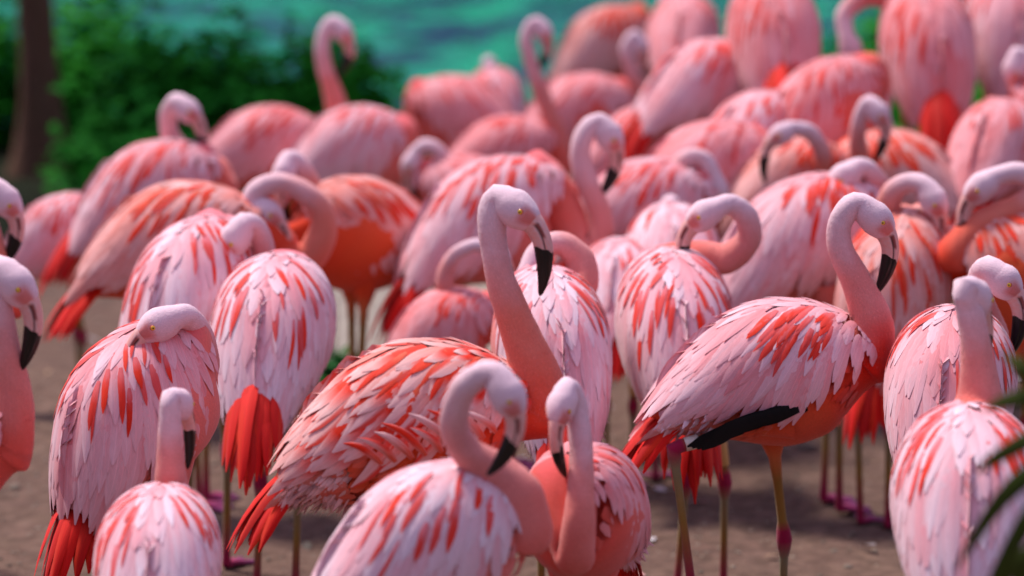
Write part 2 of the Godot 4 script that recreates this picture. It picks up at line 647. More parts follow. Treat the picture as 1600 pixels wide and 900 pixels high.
func legs(acc: Acc, o: Dictionary, pal: Dictionary, tilt: Transform3D, root: Node3D) -> void:
	var shin := lin(0.60, 0.46, 0.20)
	var grey := lin(0.55, 0.50, 0.36)
	var knob := lin(0.62, 0.10, 0.26)
	for side in [1.0, -1.0]:
		if o.legs == "one" and side < 0.0:
			continue
		var shift: float = o.get("stance", 0.0)
		var hip := tilt * Vector3(-0.02, -0.11, 0.055 * side + shift * 0.6)
		var sway: float = rng.randf_range(-0.05, 0.05)
		var ankle := Vector3(hip.x + 0.02 + sway * 0.6, 0.305, side * 0.05 + shift)
		var foot := Vector3(hip.x + 0.03 + sway * 0.3, 0.012, side * 0.05 + shift + rng.randf_range(-0.02, 0.02))
		if o.legs == "heel" and side > 0.0:
			ankle = Vector3(-0.255, 0.565, 0.085)
			foot = Vector3(-0.205, 0.215, 0.075)
			hip = tilt * Vector3(0.0, -0.1, 0.075)
		var u := (ankle - hip).normalized()
		var w := (foot - ankle).normalized()
		var pts := [hip, hip.lerp(ankle, 0.2), hip.lerp(ankle, 0.36), hip.lerp(ankle, 0.55), ankle - u * 0.045, ankle - u * 0.02, ankle + w * 0.004, ankle + w * 0.025, ankle + w * 0.05, ankle.lerp(foot, 0.5), foot - w * 0.03, foot]
		tube(acc, pts, [0.055, 0.034, 0.0155, 0.0115, 0.0115, 0.017, 0.0195, 0.0165, 0.0105, 0.0095, 0.0105, 0.012],
			[pal.body, pal.body, lin(0.85, 0.5, 0.3), shin, shin, knob, knob, knob.lerp(grey, 0.4), grey, shin, knob, knob])
		# webbed foot: three toes joined by a skin
		var fwd := Vector3(1, 0, 0)
		var drop := Vector3(0, -0.006, 0)
		if foot.y > 0.1:
			fwd = Vector3(0.25, -0.97, 0)
			drop = Vector3(0, 0, 0)
		var across := Vector3(0, 0, 1)
		var tips := []
		for q in [-1.0, 0.0, 1.0]:
			var tip: Vector3 = foot + fwd * (0.085 if q == 0.0 else 0.07) + across * (q * 0.045) + drop
			tips.append(tip)
			tube(acc, [foot, foot.lerp(tip, 0.4) + Vector3(0, 0.004, 0), tip, tip + fwd * 0.012 - Vector3(0, 0.003, 0)], [0.011, 0.0075, 0.006, 0.002], [knob, lin(0.66, 0.22, 0.42), lin(0.6, 0.3, 0.5), lin(0.15, 0.1, 0.1)], 9)
		for q in 2:
			var web := PackedVector3Array()
			var wc := PackedColorArray()
			var wu := PackedVector2Array()
			for k in 4:
				var t := k / 3.0
				for m in 3:
					var e := m / 2.0
					web.append(foot.lerp((tips[q] as Vector3).lerp(tips[q + 1], e), t * (0.95 - 0.16 * sin(PI * e))) + Vector3(0, 0.001, 0))
					wc.append(lin(0.66, 0.26, 0.46))
					wu.append(Vector2(e, t))
			acc.grid(web, wc, wu, 3, true)
		if o.has("band") and side == float(o.band) or o.legs == "heel" and side > 0.0:
			var ring := Acc.new()
			var b0 := ankle - u * 0.105
			var b1 := ankle - u * 0.045
			var white: bool = o.legs == "heel"
			if white:
				b0 = ankle - u * 0.06
				b1 = ankle - u * 0.028
			var bc := lin(0.86, 0.84, 0.78) if white else lin(0.80, 0.62, 0.36)
			tube(ring, [b0, b0, b1, b1], [0.011, 0.0168, 0.0168, 0.011], [bc, bc, bc, bc], 17)
			put("leg_band", ring.mesh(), horn, root)


# ------------------------------------------------------------------ wings, tail, small plumage (in the tilted frame of the trunk)
func wing(root: Node3D, tilt: Transform3D, side: float, o: Dictionary, pal: Dictionary) -> void:
	var near := int(o.near) == 1
	var ruffled: bool = o.get("ruffled", false)
	# the bed of short feathers under the long ones
	var p := PackedVector3Array()
	var col := PackedColorArray()
	var uv := PackedVector2Array()
	for r in 25:
		var x := lerpf(0.19, -0.29, r / 24.0)
		for k in 13:
			var phi := lerpf(0.0, 1.75, k / 12.0) 
			var tuck := 0.003 + 0.035 * maxf(ss(0.15, 0.19, x), ss(1.25, 1.75, phi))
			p.append(hull(x, phi, side) - hull_n(x, phi, side) * tuck)
			var patch := grain.get_noise_3d(x * 12.0, phi * 2.0, float(o.seed))
			col.append((pal.pale as Color).lerp(pal.pink, 0.5).lerp(pal.under, clampf(ss(1.1, 1.6, phi) + patch * 0.3, 0.0, 1.0)))
			uv.append(Vector2(phi, x * 6.0))
	var bed := Acc.new()
	bed.grid(p, col, uv, 13, side > 0.0)
	var w := put("wing", bed.mesh(), plumage, root)
	w.transform = tilt
	var joined := Acc.new()
	var cols := 13
	var c_from := rng.randf_range(0.0, 0.25)
	var c_span := rng.randf_range(0.35, 0.75)
	var c_low := rng.randf_range(0.08, 0.25)
	var c_n := int(float(pal.coral) * rng.randf_range(0.55, 1.35))
	for i in cols:
		var fx := i / float(cols - 1)
		var rows := 9
		for j in rows:
			var fp := (j + (0.5 if i % 2 else 0.0) - 0.25) / rows
			var x := lerpf(0.215, -0.165, fx) + rng.randf_range(-0.012, 0.012)
			var phi := maxf(0.03, 0.05 + 1.36 * fp * lerpf(1.0, 0.86, fx) + rng.randf_range(-0.05, 0.05))
			var ang := lerpf(0.22, 1.12, pow(fx, 0.8)) * lerpf(1.5, 0.78, fp) + (0.5 if fp < 0.06 else 0.0) + rng.randf_range(-0.08, 0.08)
			var grow := ss(0.0, 0.45, fx)
			var len := lerpf(0.07, 0.185, grow) * (1.0 - 0.22 * ss(0.6, 1.0, fx)) * rng.randf_range(0.85, 1.2) * lerpf(0.85, 1.15, fp)
			var wd := lerpf(0.0125, 0.0175, grow) * rng.randf_range(0.85, 1.15)
			if ruffled:
				len *= 0.8
			var kind := 0
			if ruffled:
				kind = [3, 3, 0, 1][rng.randi() % 4]
			var warm := clampf(0.45 + 0.9 * grain.get_noise_3d(fx * 2.4 + o.seed, fp * 1.8, side), 0.0, 1.0)
			var ca := jit((pal.pale as Color).lerp(pal.pink, 0.38 + 0.47 * warm + rng.randf() * 0.15), 0.05)
			var cb := jit((pal.pale as Color).lerp(pal.pink, (rng.randf() * 0.2 + 0.6 * warm * warm) * (0.4 if ruffled else 1.0)), 0.04)
			var lift := rng.randf_range(0.0025, 0.005) + (0.004 * rng.randf() if ruffled else 0.0)
			var a := Acc.new() if near else joined
			hull_feather(a, side, x, phi, ang, rng.randf_range(-0.1, 0.25) + (0.45 if ruffled else 0.0), len, wd, 0.0003 + 0.002 * (1.0 - fx), lift, ca, cb, jit(pal.streak, 0.12), kind)
			if near:
				put("feather", a.mesh(), vane, w)
	# narrow coral feathers of the shoulder and the upper wing, in loose rows
	for k in c_n:
		var row := k % 3
		var fx := clampf(c_from + c_span * (k / float(c_n)) + rng.randf_range(-0.06, 0.06), 0.0, 0.85)
		var fp := c_low + 0.22 * row + rng.randf_range(-0.10, 0.10)
		var x := lerpf(0.19, -0.165, fx)
		var phi := 0.05 + 1.3 * fp
		var ang := lerpf(0.22, 1.12, pow(fx, 0.8)) * lerpf(1.5, 0.78, fp) + rng.randf_range(-0.08, 0.08)
		var len := rng.randf_range(0.045, 0.085) + 0.07 * fx * rng.randf_range(0.4, 1.2)
		var a := Acc.new() if near else joined
		var cs := jit((pal.streak as Color).lerp(pal.pink, rng.randf() * rng.randf() * 0.8), 0.12)
		hull_feather(a, side, x, phi, ang, rng.randf_range(-0.1, 0.25), len, rng.randf_range(0.0045, 0.0105), 0.003, 0.0058, pal.pink, cs, cs, 2, 0.9)
		if near:
			put("feather", a.mesh(), vane, w)
	if side > 0.0:
		for k in 16:
			var a := Acc.new() if near else joined
			var c := jit((pal.pale as Color).lerp(pal.pink, rng.randf() * 0.7), 0.06)
			var lean := 1.0 if rng.randf() < 0.5 else -1.0
			hull_feather(a, lean, 0.20 - 0.027 * (15 - k) + rng.randf_range(-0.01, 0.01), rng.randf_range(0.0, 0.09), PI / 2 - rng.randf_range(0.0, 0.28), 0.0, lerpf(0.12, 0.07, k / 15.0) * rng.randf_range(0.85, 1.15), lerpf(0.022, 0.013, k / 15.0) * rng.randf_range(0.8, 1.1), 0.002, 0.0058, c.lerp(pal.pink, 0.5), c, pal.streak, 0)
			if near:
				put("feather", a.mesh(), vane, w)
	if o.get("quills", false) and side > 0.0:
		for k in 8:
			var a := Acc.new()
			var path := PackedVector3Array()
			var nn := PackedVector3Array()
			for r in 7:
				var t := r / 6.0
				path.append(Vector3(lerpf(0.035 - 0.02 * k, -0.195 - 0.012 * k + 0.022 * absf(k - 4), t), lerpf(-0.062 - 0.004 * k, -0.070 - 0.008 * k, t) - 0.025 * t * t + 0.004 * k, 0.152 - 0.04 * t * t + 0.0042 * k))
				nn.append(Vector3(-0.1, -0.15, 1).normalized())
			feather(a, path, nn, 0.021, 0.7, lin(0.03, 0.03, 0.035), lin(0.02, 0.02, 0.025), Color.BLACK, 0)
			put("quill_feather", a.mesh(), vane, w)
	if ruffled:
		for k in 9:
			var a := Acc.new()
			var path := PackedVector3Array()
			var nn := PackedVector3Array()
			var x := 0.15 - 0.028 * k + rng.randf_range(-0.008, 0.008)
			var len := rng.randf_range(0.07, 0.11)
			for r in 7:
				var t := r / 6.0
				path.append(hull(x - len * (0.35 * t + 0.35 * t * t), 1.75 - len * t * (1.0 - 0.2 * t) / 0.16, side) + hull_n(x, 1.4, side) * (0.012 + 0.02 * sin(PI * t * 0.7)))
				nn.append(hull_n(x, 1.4, side))
			feather(a, path, nn, 0.0085, 0.8, pal.pink, pal.pale, pal.streak, k % 3, 0.5)
			put("flank_plume", a.mesh(), vane, w)
	if not near:
		var f := put("wing_feathers", joined.mesh(), vane, w)
		f.set_meta("kind", "stuff")


func tail(root: Node3D, tilt: Transform3D, o: Dictionary, pal: Dictionary) -> void:
	var joined := Acc.new()
	var hang: float = rng.randf_range(-0.11, -0.08)
	for k in 18:
		var fan := (k - 8.5) / 8.5
		var start := Vector3(-0.215 + 0.03 * absf(fan), float(o.get("tail_up", 0.0)) - 0.02 * absf(fan) + rng.randf_range(-0.012, 0.012), (0.062 if not o.has("tail_up") else 0.056) * fan)
		var len := (0.285 if not o.has("tail_up") else 0.32) - 0.06 * absf(fan) + rng.randf_range(-0.025, 0.02)
		var dir := Vector3(-0.80, -0.46 + 0.5 * deg_to_rad(o.pitch) + rng.randf_range(-0.05, 0.05), 0.10 * fan + rng.randf_range(-0.03, 0.03)).normalized()
		var path := PackedVector3Array()
		var nn := PackedVector3Array()
		var at := start
		for r in 8:
			path.append(at)
			var n := (Vector3(-0.3, 0.75, 0.9 * fan) - dir * dir.dot(Vector3(-0.3, 0.75, 0.9 * fan))).normalized()
			nn.append(n)
			at += dir * (len / 7.0)
			dir = (dir + Vector3(0.03, hang, -0.012 * fan)).normalized()
		var c := jit(pal.tail, 0.25)
		var a := Acc.new() if int(o.near) == 1 else joined
		feather(a, path, nn, rng.randf_range(0.016, 0.021), 0.7, jit(c, 0.25).lerp(lin(0.95, 0.4, 0.3), 0.15), c, lin(0.93, 0.20, 0.06), rng.randi() % 2, 0.3)
		if int(o.near) == 1:
			put("tail_feather", a.mesh(), vane, root).transform = tilt
	if int(o.near) != 1:
		var f := put("tail_feathers", joined.mesh(), vane, root)
		f.transform = tilt
		f.set_meta("kind", "stuff")


func body_feathers(root: Node3D, tilt: Transform3D, o: Dictionary, pal: Dictionary) -> void:
	# small contour feathers on breast, flanks and belly, and downy tufts at the vent
	var acc := Acc.new()
	for k in 420:
		var side := 1.0 if k % 2 else -1.0
		var x := rng.randf_range(-0.27, 0.18)
		var phi := rng.randf_range(1.55, 3.05)
		if x > 0.14 and rng.randf() < 0.4:
			phi = rng.randf_range(0.9, 3.05)
		var front := ss(0.02, 0.2, x)
		var c := (pal.body as Color).lerp(pal.breast, front * 0.8)
		c = jit(c.lerp(pal.pale, rng.randf() * rng.randf() * (0.7 if o.plumage == "salmon" else 0.22)), 0.10)
		var vent := ss(-0.12, -0.25, x)
		c = c.lerp(pal.pale, vent * 0.5)
		var path := PackedVector3Array()
		var nn := PackedVector3Array()
		var len := rng.randf_range(0.025, 0.045) * (1.0 + vent)
		for r in 5:
			var t := r / 4.0
			var n := hull_n(x - len * t, phi, side)
			path.append(hull(x - len * t, phi + 0.25 * len * t / 0.15, side) + n * (-0.011 + 0.005 * t))
			nn.append(n)
		feather(acc, path, nn, rng.randf_range(0.009, 0.013), 0.8, c, jit(c, 0.08), pal.pale, 0)
	var f := put("body_feathers", acc.mesh(), vane, root)
	f.transform = tilt
	f.set_meta("kind", "stuff")
	var down := Acc.new()
	var n_down := 420 if o.get("down", false) or o.get("ruffled", false) else 160
	for k in n_down:
		var side := 1.0 if k % 2 else -1.0
		var x := rng.randf_range(-0.27, -0.14)
		var phi := rng.randf_range(1.75, 3.05)
		var at := hull(x, phi, side) * Vector3(1, 0.84, 0.84)
		var n := hull_n(x, phi, side)
		var dir := (n * 0.35 + Vector3(-0.7, rng.randf_range(-0.4, 0.2), rng.randf_range(-0.4, 0.4))).normalized()
		var path := PackedVector3Array()
		var nn := PackedVector3Array()
		var len := rng.randf_range(0.025, 0.05)
		for r in 4:
			path.append(at)
			nn.append((n - dir * n.dot(dir)).normalized())
			at += dir * len / 3.0
			dir = (dir + Vector3(rng.randf_range(-0.3, 0.1), -0.15, rng.randf_range(-0.2, 0.2))).normalized()
		feather(down, path, nn, rng.randf_range(0.003, 0.007), 0.8, jit(pal.pale, 0.05), jit(pal.pale, 0.05), pal.pale, 0)
	f = put("vent_down", down.mesh(), vane, root)
	f.transform = tilt
	f.set_meta("kind", "stuff")


# ------------------------------------------------------------------ the place
func setting() -> void:
	# the ground: one sheet, fine near the flock, coarse to the horizon
	var xs := []
	var zs := []
	for k in range(-60, 61):
		xs.append(k * 0.075)
	for k in 14:
		var d := 4.5 * pow(1.5, k + 1)
		xs.append(d)
		xs.push_front(-d)
	for k in 190:
		zs.append(-2.0 - k * 0.075)
	for k in 12:
		zs.append(-16.2 * pow(1.4, k + 1))
	for z in [-1.0, 3.0, 12.0, 60.0, 300.0]:
		zs.push_front(z)
	var p := PackedVector3Array()
	var col := PackedColorArray()
	var uv := PackedVector2Array()
	for z in zs:
		for x in xs:
			var y := terrain(x, z)
			if absf(x) < 5.0 and z > -17.0 and z < 0.0:
				y += 0.02 * grain.get_noise_2d(x * 1.6, z * 1.6) + 0.008 * grain.get_noise_2d(x * 6.0 + 40.0, z * 6.0)
			p.append(Vector3(x, y, z))
			var damp := grain.get_noise_2d(x * 0.9 + 7.0, z * 0.9) * 0.5 + 0.5
			var c := lin(0.50, 0.40, 0.35).lerp(lin(0.42, 0.33, 0.29), damp)
			c = c.lerp(lin(0.14, 0.16, 0.09), ss(12.2, 13.4, -z + 0.5 * grain.get_noise_2d(x * 1.3, z)))
			col.append(c)
			uv.append(Vector2(x, z))
	var acc := Acc.new()
	acc.grid(p, col, uv, xs.size())
	var gm := mat(Color.WHITE, 0.95, 0.2)
	gm.vertex_color_use_as_albedo = true
	gm.albedo_texture = noise_tex(0.02, 0.72, 1.0, 21, 5)
	gm.heightmap_enabled = true
	gm.heightmap_texture = noise_tex(0.03, 0.0, 1.0, 22, 5)
	gm.heightmap_scale = 0.9
	gm.uv1_triplanar = true
	gm.uv1_world_triplanar = true
	gm.uv1_scale = Vector3.ONE * 1.1
	var g := put("ground", acc.mesh(), gm, self)
	g.set_meta("kind", "structure")
	# pond
	var pm := PlaneMesh.new()
	pm.size = Vector2(240, 200)
	var wm := mat(Color(0.62, 0.66, 0.74), 0.22, 0.5)
	var tint := noise_tex(0.008, 0.0, 1.0, 31, 4)
	tint.color_ramp.set_color(0, Color(0.0, 0.30, 0.42))
	tint.color_ramp.set_color(1, Color(0.05, 0.95, 0.62))
	tint.color_ramp.set_offset(0, 0.3)
	tint.color_ramp.set_offset(1, 0.72)
	wm.albedo_texture = tint
	wm.heightmap_enabled = true
	wm.heightmap_texture = noise_tex(0.02, 0.0, 1.0, 32, 4)
	wm.heightmap_scale = 6.0
	wm.uv1_triplanar = true
	wm.uv1_world_triplanar = true
	wm.uv1_scale = Vector3(0.22, 0.22, 0.22)
	var water := put("pond_water", pm, wm, self)
	water.position = Vector3(0, 0.03, -116.8)
	water.set_meta("kind", "structure")


func leaf_mesh(l: float, w: float, c: Color) -> ArrayMesh:
	var acc := Acc.new()
	var p := PackedVector3Array()
	var col := PackedColorArray()
	var uv := PackedVector2Array()
	for r in 5:
		var t := r / 4.0
		for k in 3:
			var e := k - 1.0
			p.append(Vector3(e * w * sin(PI * clampf(t, 0.04, 0.97)), 0.25 * l * t * (1.0 - t) - absf(e) * w * 0.15, -t * l))
			col.append(c)
			uv.append(Vector2(k * 0.5, t))
	acc.grid(p, col, uv, 3)
	return acc.mesh()


func scatter(called: String, m: Mesh, places: Array, tints: Array, parent: Node) -> MultiMeshInstance3D:
	var mm := MultiMesh.new()
	mm.transform_format = MultiMesh.TRANSFORM_3D
	mm.use_colors = true
	mm.mesh = m
	mm.instance_count = places.size()
	for k in places.size():
		mm.set_instance_transform(k, places[k])
		mm.set_instance_color(k, tints[k])
	var o := MultiMeshInstance3D.new()
	o.name = numbered(called) if parent == self else called
	o.multimesh = mm
	parent.add_child(o, true)
	o.set_meta("kind", "stuff")
	return o


func turn(dir: Vector3, roll: float, s: float, at: Vector3) -> Transform3D:
	var z := -dir.normalized()
	var x := Vector3.UP.cross(z)
	x = Vector3.RIGHT if x.length() < 0.05 else x.normalized()
	return Transform3D((Basis(x, z.cross(x), z) * Basis(Vector3(0, 0, 1), roll)).scaled(Vector3.ONE * s), at)


func shrub(label: String, at: Vector3, size: Vector3, n: int, c: Color, seed_n: int) -> void:
	rng.seed = seed_n
	var root := group_node("shrub", at + Vector3(0, terrain(at.x, at.z), 0), self)
	tag(root, label, "shrub", "shrubs along the pond bank")
	var stems := Acc.new()
	var places := []
	var tints := []
	var twigs := 16
	for s in twigs:
		var a := rng.randf() * TAU
		var r := sqrt(rng.randf())
		var top := Vector3(cos(a) * r * size.x * 0.5, size.y * rng.randf_range(0.45, 1.0) * (1.0 - 0.4 * r * r), sin(a) * r * size.z * 0.5)
		var foot := top * Vector3(0.45, 0, 0.45)
		tube(stems, [foot, foot.lerp(top, 0.5) + Vector3(0, 0.06, 0), top], [0.018, 0.011, 0.004], [lin(0.22, 0.16, 0.1), lin(0.2, 0.17, 0.1), lin(0.2, 0.22, 0.1)], 6)
		for k in n * 3 / 2 / twigs:
			var spot := foot.lerp(top, pow(rng.randf(), 0.55)) + Vector3(rng.randfn(), rng.randfn() * 0.8, rng.randfn()) * size.x * 0.10
			spot.y = maxf(spot.y, 0.03)
			places.append(turn(Vector3(rng.randfn(), rng.randf_range(-0.5, 0.5), rng.randfn()), rng.randf_range(-0.8, 0.8), rng.randf_range(0.7, 1.35), spot))
			var d := rng.randf_range(0.8, 1.2)
			tints.append(Color(c.r * d, c.g * d, c.b * d * rng.randf_range(0.7, 1.3)))
	put("stem", stems.mesh(), leaf_mat, root)
	var lm := leaf_mesh(0.08, 0.023, Color.WHITE)
	lm.surface_set_material(0, leaf_mat)
	scatter("foliage", lm, places, tints, root)


func flock() -> void:
	flamingo("front flamingo with S bent neck, its bill beside the bird facing the camera",
		{"at": Vector3(-0.149, 0.000, -5.444), "yaw": 24, "pitch": 18, "size": 0.9, "face": Vector3(0.376, -0.842, 0.387), "near": 1, "plumage": "white", "legs": "both", "seed": 14},
		[Vector3(0.178, 0.762, 0.079), Vector3(0.166, 0.836, 0.074), Vector3(0.124, 0.887, 0.055), Vector3(0.059, 0.934, 0.050), Vector3(0.023, 0.998, 0.059), Vector3(0.025, 1.077, 0.096), Vector3(0.053, 1.117, 0.133), Vector3(0.075, 1.122, 0.155)])
	flamingo("large pale flamingo seen from behind, partly covered by the palm frond",
		{"at": Vector3(0.892, 0.000, -5.605), "yaw": 82, "pitch": 26, "size": 0.98, "face": Vector3(0.722, -0.557, 0.410), "near": 1, "plumage": "white", "legs": "both", "seed": 17},
		[Vector3(0.209, 0.872, 0.022), Vector3(0.209, 0.946, 0.017), Vector3(0.207, 1.019, 0.008), Vector3(0.205, 1.079, -0.006), Vector3(0.194, 1.114, -0.013)])
	flamingo("small flamingo seen from behind with slim upright neck, before the sleeping bird",
		{"at": Vector3(-0.697, 0.000, -5.616), "yaw": 90, "pitch": 22, "size": 0.8, "face": Vector3(0.808, -0.505, 0.303), "near": 1, "plumage": "white", "legs": "both", "seed": 16},
		[Vector3(0.250, 0.825, 0.007), Vector3(0.250, 0.908, 0.005), Vector3(0.250, 0.983, 0.005), Vector3(0.250, 1.041, 0.008), Vector3(0.250, 1.079, 0.012)])
	flamingo("flamingo cut by the left border, black bill tip over bare sand",
		{"at": Vector3(-1.235, 0.000, -5.861), "yaw": 0, "pitch": 14, "size": 1, "face": Vector3(0.703, -0.683, 0.201), "near": 1, "plumage": "salmon", "legs": "both", "seed": 19},
		[Vector3(0.201, 0.756, 0.000), Vector3(0.211, 0.823, 0.000), Vector3(0.213, 0.889, 0.000), Vector3(0.204, 0.962, 0.000), Vector3(0.196, 1.028, 0.000), Vector3(0.190, 1.087, 0.000), Vector3(0.201, 1.123, 0.000)])
	flamingo("salmon flamingo facing the camera with bill hanging down in front of its neck",
		{"at": Vector3(0.152, 0.000, -5.902), "yaw": -108, "pitch": 22, "size": 0.84, "face": Vector3(0.616, -0.780, 0.115), "near": 1, "plumage": "salmon", "legs": "both", "seed": 15},
		[Vector3(0.236, 0.674, -0.044), Vector3(0.256, 0.779, -0.060), Vector3(0.220, 0.879, -0.054), Vector3(0.187, 0.964, -0.040), Vector3(0.180, 1.034, -0.025), Vector3(0.208, 1.074, -0.015)])
	flamingo("sharp tall flamingo at the centre, upright neck above an orange streaked body",
		{"at": Vector3(-0.200, 0.000, -6.088), "yaw": 3, "pitch": 12, "size": 1.03, "face": Vector3(0.816, -0.449, 0.364), "near": 1, "plumage": "orange", "legs": "both", "seed": 11, "ruffled": true},
		[Vector3(0.249, 0.758, 0.013), Vector3(0.244, 0.825, 0.013), Vector3(0.210, 0.918, 0.011), Vector3(0.176, 1.011, 0.009), Vector3(0.158, 1.093, 0.008), Vector3(0.153, 1.159, 0.008), Vector3(0.163, 1.197, 0.009)])
	flamingo("sleeping flamingo with its head laid on its back, scarlet tail plumes hanging",
		{"at": Vector3(-0.823, 0.000, -6.366), "yaw": 44, "pitch": 42, "size": 1, "face": Vector3(-0.838, -0.385, -0.387), "near": 1, "plumage": "pale", "legs": "both", "seed": 13, "down": true},
		[Vector3(0.176, 0.729, -0.038), Vector3(0.188, 0.796, -0.014), Vector3(0.147, 0.875, 0.031), Vector3(0.085, 0.925, 0.068), Vector3(0.046, 0.936, 0.086)])
	flamingo("flamingo behind the one under the palm frond, head turned right beyond its neck",
		{"at": Vector3(1.005, 0.000, -6.608), "yaw": 75, "pitch": 26, "size": 1, "face": Vector3(-0.048, -0.605, 0.795), "near": 1, "plumage": "pale", "legs": "both", "seed": 18},
		[Vector3(0.224, 0.809, 0.062), Vector3(0.217, 0.893, 0.038), Vector3(0.197, 0.950, 0.041), Vector3(0.171, 0.973, 0.058)])
	flamingo("flamingo with black quills under its pale wing and one leg lifted behind",
		{"at": Vector3(0.619, 0.000, -6.777), "yaw": 6, "pitch": 10, "size": 1, "face": Vector3(0.719, -0.672, 0.178), "near": 1, "plumage": "red breasted", "legs": "heel", "seed": 12, "quills": true},
		[Vector3(0.209, 0.754, 0.022), Vector3(0.222, 0.838, 0.023), Vector3(0.184, 0.937, 0.019), Vector3(0.147, 1.012, 0.015), Vector3(0.143, 1.073, 0.015), Vector3(0.169, 1.115, 0.018), Vector3(0.189, 1.119, 0.020)])
	flamingo("white flamingo seen from behind directly right of the central upright neck",
		{"at": Vector3(0.097, 0.000, -7.043), "yaw": 97, "pitch": 32, "size": 1, "face": Vector3(0.236, -0.954, -0.185), "near": 1, "plumage": "white", "legs": "both", "seed": 21, "stance": 0.03, "tail_up": 0.04},
		[Vector3(0.190, 0.848, 0.095), Vector3(0.210, 0.910, 0.098), Vector3(0.216, 0.950, 0.050), Vector3(0.222, 0.931, -0.003), Vector3(0.205, 0.881, -0.032)])
	flamingo("white flamingo with coral stripes seen from behind, scarlet tail hanging at its left",
		{"at": Vector3(-0.604, 0.000, -7.321), "yaw": 84, "pitch": 27, "size": 1, "face": Vector3(-0.099, -0.995, 0.010), "near": 1, "plumage": "white", "legs": "both", "seed": 26, "tail_up": 0.05},
		[Vector3(0.248, 0.775, -0.032), Vector3(0.336, 0.699, -0.054), Vector3(0.365, 0.590, -0.065), Vector3(0.335, 0.492, -0.061)])
	flamingo("white flamingo preening its own shoulder, neck in a full loop to the right",
		{"at": Vector3(0.414, 0.000, -7.347), "yaw": 95, "pitch": 32, "size": 1, "face": Vector3(-0.025, -0.485, -0.874), "near": 1, "plumage": "white", "legs": "both", "seed": 23, "stance": 0.09, "band": 1, "tail_up": 0.05},
		[Vector3(0.172, 0.867, 0.098), Vector3(0.147, 0.875, 0.161), Vector3(0.122, 0.928, 0.207), Vector3(0.104, 0.993, 0.193), Vector3(0.087, 1.021, 0.150), Vector3(0.069, 1.020, 0.124)])
	flamingo("white flamingo between the orange body and the striped back, face bent down",
		{"at": Vector3(-0.840, 0.000, -7.610), "yaw": 68, "pitch": 30, "size": 1.05, "face": Vector3(-0.395, -0.807, -0.439), "near": 1, "plumage": "white", "legs": "both", "seed": 27},
		[Vector3(0.148, 0.739, 0.113), Vector3(0.136, 0.816, 0.133), Vector3(0.096, 0.882, 0.136), Vector3(0.051, 0.904, 0.127)])
	flamingo("farther flamingo cut by the left border, only its face and bill in view",
		{"at": Vector3(-1.536, 0.000, -7.640), "yaw": 0, "pitch": 15, "size": 1, "face": Vector3(0.634, -0.767, 0.102), "near": 0, "plumage": "orange", "legs": "both", "seed": 20},
		[Vector3(0.195, 0.737, 0.000), Vector3(0.176, 0.857, 0.000), Vector3(0.156, 0.950, 0.000), Vector3(0.164, 1.018, 0.000), Vector3(0.182, 1.040, 0.000)])
	flamingo("flamingo at the right border with thick S shaped coral neck",
		{"at": Vector3(1.404, 0.000, -7.911), "yaw": 160, "pitch": 15, "size": 1.05, "face": Vector3(0.715, -0.594, -0.369), "near": 0, "plumage": "orange", "legs": "both", "seed": 57},
		[Vector3(0.168, 0.774, -0.061), Vector3(0.120, 0.844, -0.044), Vector3(0.013, 0.911, -0.005), Vector3(-0.020, 0.961, 0.007), Vector3(0.031, 0.991, -0.011), Vector3(0.083, 0.981, -0.030)])
	flamingo("flamingo right of the sharp bent neck, its own neck curled down against its breast",
		{"at": Vector3(1.061, 0.000, -7.986), "yaw": 58, "pitch": 44, "size": 1, "face": Vector3(0.010, -0.815, 0.579), "near": 1, "plumage": "orange", "legs": "both", "seed": 56, "stance": -0.1, "band": -1},
		[Vector3(0.072, 0.832, -0.036), Vector3(0.038, 0.907, -0.053), Vector3(0.028, 0.976, -0.031), Vector3(0.035, 1.003, 0.019), Vector3(0.036, 0.996, 0.057)])
	flamingo("long orange bodied flamingo whose neck curls into a ring above white backs",
		{"at": Vector3(-0.947, 0.000, -8.352), "yaw": 2, "pitch": 12, "size": 1.06, "face": Vector3(0.822, -0.518, 0.236), "near": 0, "plumage": "orange", "legs": "both", "seed": 28},
		[Vector3(0.320, 0.690, 0.011), Vector3(0.373, 0.743, 0.013), Vector3(0.381, 0.813, 0.013), Vector3(0.331, 0.874, 0.012), Vector3(0.262, 0.900, 0.009), Vector3(0.202, 0.878, 0.007), Vector3(0.191, 0.843, 0.007)])
	flamingo("low pink flamingo with hooped neck left of the central upright neck",
		{"at": Vector3(-0.184, 0.000, -8.321), "yaw": 8, "pitch": 22, "size": 0.72, "face": Vector3(0.741, -0.597, 0.305), "near": 0, "plumage": "salmon", "legs": "both", "seed": 22},
		[Vector3(0.122, 0.725, 0.017), Vector3(0.031, 0.829, 0.004), Vector3(-0.014, 0.933, -0.002), Vector3(0.021, 1.031, 0.003), Vector3(0.102, 1.077, 0.014), Vector3(0.165, 1.067, 0.023)])
	flamingo("flamingo left of the black billed sharp head, scarlet tail and head tucked on its back",
		{"at": Vector3(0.839, 0.000, -8.379), "yaw": 20, "pitch": 26, "size": 1.08, "face": Vector3(-0.813, -0.578, -0.072), "near": 0, "plumage": "pale", "legs": "both", "seed": 55, "stance": 0.07, "tail_up": 0.04},
		[Vector3(0.164, 0.790, 0.030), Vector3(0.202, 0.858, 0.034), Vector3(0.167, 0.910, 0.041), Vector3(0.133, 0.920, 0.048)])
	flamingo("flamingo left of the preening one, only a white head back and pale shoulder in view",
		{"at": Vector3(0.316, 0.000, -8.534), "yaw": 80, "pitch": 15, "size": 0.85, "face": Vector3(0.852, -0.523, 0.009), "near": 0, "plumage": "white", "legs": "both", "seed": 24, "band": 1},
		[Vector3(0.193, 0.738, 0.012), Vector3(0.195, 0.806, 0.022), Vector3(0.185, 0.863, 0.032)])
